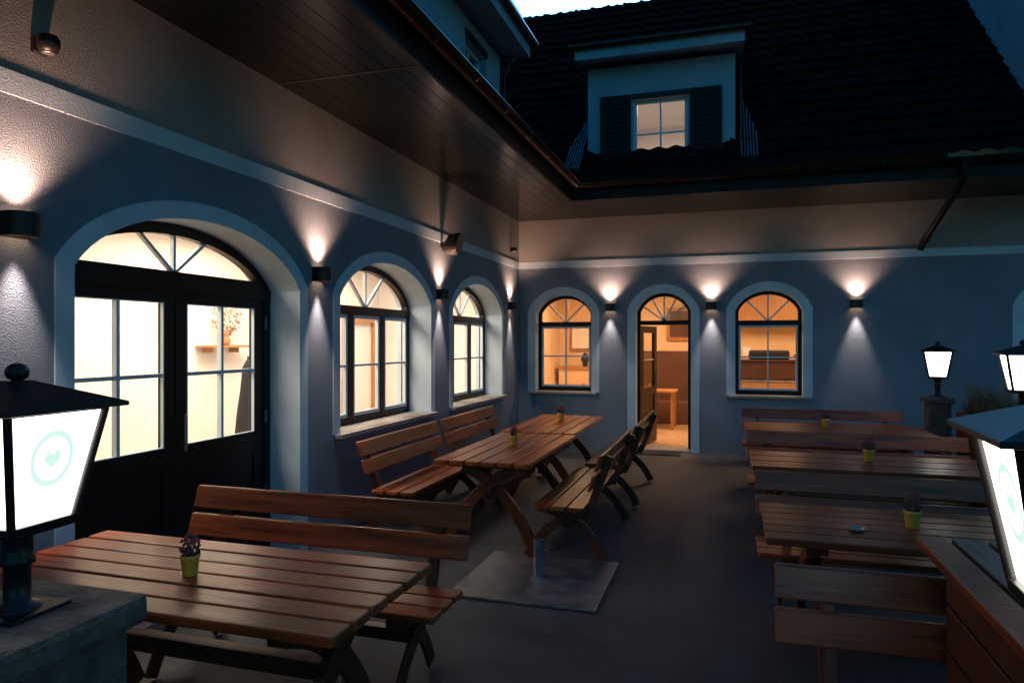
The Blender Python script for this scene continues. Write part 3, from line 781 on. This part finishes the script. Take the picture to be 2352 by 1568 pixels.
# lanterns on pillars
def lantern(x, y, z, rz, s=1.0):
    e = empty('lantern', (x, y, z), rz); e.scale = (s, s, s)
    def sq(h): return [(-h, -h), (h, -h), (h, h), (-h, h)]
    zb, zt, hb, ht = .195, .432, .074, .116
    def fr(name, z0, h0, z1, h1, mat, bev=0):
        v = [(a, b, z0) for a, b in sq(h0)] + [(a, b, z1) for a, b in sq(h1)]
        return mesh(name, v, BF, mat, e, bev)
    fr('glass_body', zb, hb - .006, zt, ht - .006, M_lglow)
    for sx, sy in ((-1, -1), (1, -1), (1, 1), (-1, 1)):
        tube('corner_post', [(sx * hb, sy * hb, zb), (sx * ht, sy * ht, zt)], .0085, M_lamp, e)
    fr('bottom_frame', zb - .018, hb + .004, zb + .004, hb + .008, M_lamp, .002)
    fr('top_frame', zt - .004, ht + .004, zt + .012, ht + .007, M_lamp, .002)
    fr('roof_eave', zt + .002, ht + .034, zt + .012, ht + .034, M_lamp, .002)
    fr('roof', zt + .012, ht + .034, zt + .064, .020, M_lamp, .002)
    lathe('finial', [(.012, zt + .058), (.012, zt + .066), (.018, zt + .068), (.023, zt + .077), (.023, zt + .086), (.017, zt + .096), (.008, zt + .101)], M_lamp, e, n=16)
    lathe('post', [(.045, 0), (.045, .012), (.026, .02), (.026, .10), (.034, .104), (.034, .115), (.03, .12), (.03, .17), (.05, .178)], M_lamp, e, n=20)
    box('foot_plate', -.07, .07, -.07, .07, -.001, .008, M_lamp, e, .002)
    sl = (ht - hb) / (zt - zb)
    for q in range(4):
        R = Matrix.Rotation(q * math.pi / 2, 3, 'Z')
        v = []; f = []; n = 28
        zc = (zb + zt) / 2 + .02
        for r in (.060, .047):
            for k in range(n):
                a = 2 * math.pi * k / n; xx = r * math.cos(a) * .85; zz = zc + r * math.sin(a)
                yy = -(hb - .006 + sl * (zz - zb)) - .003
                v.append(R @ Vector((xx, yy, zz)))
        for k in range(n): f.append((k, (k + 1) % n, n + (k + 1) % n, n + k))
        i = len(v)
        for (xx, dz) in ((-.02, -.004), (-.012, .02), (.0, .008), (.014, .022), (.022, -.004), (.0, -.02)):
            zz = zc + dz; v.append(R @ Vector((xx, -(hb - .006 + sl * (zz - zb)) - .003, zz)))
        f.append(tuple(range(i, i + 6)))
        mesh('round_mark', v, f, M_mark, e)
def pillar(x, y, h, hw=.15):
    e = empty('stone_pillar', (x, y, 0))
    box('shaft', -hw, hw, -hw, hw, 0, h - .07, M_stone, e, .015)
    box('cap', -hw - .03, hw + .03, -hw - .03, hw + .03, h - .07, h, M_stone, e, .018)
ZP = 1.12
lantern(1.83, 1.117, ZP, math.radians(2)); pillar(1.83, 1.117, ZP)
lantern(3.80, 1.24, ZP, math.radians(-3)); pillar(3.80, 1.24, ZP, .06)
lantern(5.50, 8.72, 1.09, math.radians(-12), 1.15)
lantern(5.47, 6.30, 1.10, math.radians(-6), 1.15)
def trough(x0, x1, y0, y1, h):
    e = empty('wooden_planter')
    n = 6
    for k in range(n):
        z0 = .03 + k * (h - .05) / n; z1 = z0 + (h - .05) / n - .008
        box('board', x0, x0 + .03, y0, y1, z0, z1, M_woodleg, e, .003); box('board', x1 - .03, x1, y0, y1, z0, z1, M_woodleg, e, .003)
        box('board', x0 + .031, x1 - .031, y0, y0 + .03, z0, z1, M_woodleg, e, .003); box('board', x0 + .031, x1 - .031, y1 - .03, y1, z0, z1, M_woodleg, e, .003)
    box('soil', x0 + .03, x1 - .03, y0 + .03, y1 - .03, 0, h - .06, M_soil, e)
    v = []; f = []
    for k in range(2200):
        cl = random.choice([.1, .3, .55, .8, .95])
        bx = random.uniform(x0 + .08, x1 - .08); by = y0 + (y1 - y0) * cl + random.gauss(0, .1)
        by = min(max(by, y0 + .05), y1 - .05)
        L = random.uniform(.15, .42) * (1 if random.random() < .6 else .5); a = random.uniform(0, 6.28); le = random.uniform(.03, .26)
        w = .005
        i = len(v); px, py = -math.sin(a) * w, math.cos(a) * w
        for t in (0, .5, 1):
            cx_ = bx + math.cos(a) * le * t * t; cy_ = by + math.sin(a) * le * t * t; cz = h - .07 + L * (t - .15 * t * t)
            ww = 1 - t * .85
            v += [(cx_ - px * ww, cy_ - py * ww, cz), (cx_ + px * ww, cy_ + py * ww, cz)]
        f += [(i, i + 1, i + 3, i + 2), (i + 2, i + 3, i + 5, i + 4)]
    mesh('ornamental_grass', v, f, M_grass, e)
trough(5.62, 6.02, 6.6, 8.5, .98)
pillar(5.50, 8.72, 1.09, .11); pillar(5.47, 6.30, 1.10, .11)

# ------------------------------------------------------------ world / sun
w = bpy.data.worlds.new('World'); S.world = w; w.use_nodes = True
nt = w.node_tree; bg = nt.nodes['Background']
sky = nt.nodes.new('ShaderNodeTexSky'); sky.sky_type = 'NISHITA'; sky.sun_disc = False
sky.sun_elevation = math.radians(2.0); sky.sun_rotation = math.radians(0)
sky.ozone_density = 3.0; sky.dust_density = 0.3
# afterglow: the sky brightens and pales towards the sunset horizon (+Y)
tcw = nt.nodes.new('ShaderNodeTexCoord'); sx = nt.nodes.new('ShaderNodeSeparateXYZ')
nt.links.new(tcw.outputs['Generated'], sx.inputs[0])
mrw = nt.nodes.new('ShaderNodeMapRange'); mrw.interpolation_type = 'SMOOTHSTEP'
mrw.inputs['From Min'].default_value = .74; mrw.inputs['From Max'].default_value = .92
nt.links.new(sx.outputs['Y'], mrw.inputs['Value'])
tint = nt.nodes.new('ShaderNodeMix'); tint.data_type = 'RGBA'
tint.inputs[6].default_value = (0.19, 0.84, 1.0, 1)
tint.inputs[7].default_value = (8.5, 15.0, 15.5, 1)
tint.clamp_factor = True; tint.clamp_result = False
nt.links.new(mrw.outputs[0], tint.inputs[0])
mx = nt.nodes.new('ShaderNodeVectorMath'); mx.operation = 'MULTIPLY'
nt.links.new(sky.outputs[0], mx.inputs[0]); nt.links.new(tint.outputs[2], mx.inputs[1])
nt.links.new(mx.outputs[0], bg.inputs[0])
bg.inputs[1].default_value = 0.36
sd = bpy.data.lights.new('sun', 'SUN'); sd.energy = .02; sd.angle = math.radians(10); sd.color = (.7, .85, 1)
so = bpy.data.objects.new('sun', sd); C.objects.link(so)
so.rotation_euler = (math.radians(-88), 0, 0)

# ------------------------------------------------------------ camera
cd = bpy.data.cameras.new('camera'); cd.sensor_width = 36; cd.lens = 24.49; cd.clip_end = 500; cd.clip_start = .05
co = bpy.data.objects.new('camera', cd); C.objects.link(co)
co.location = (3.29, 0, 1.7); co.rotation_euler = (math.radians(90), 0, math.radians(17.2))
S.camera = co
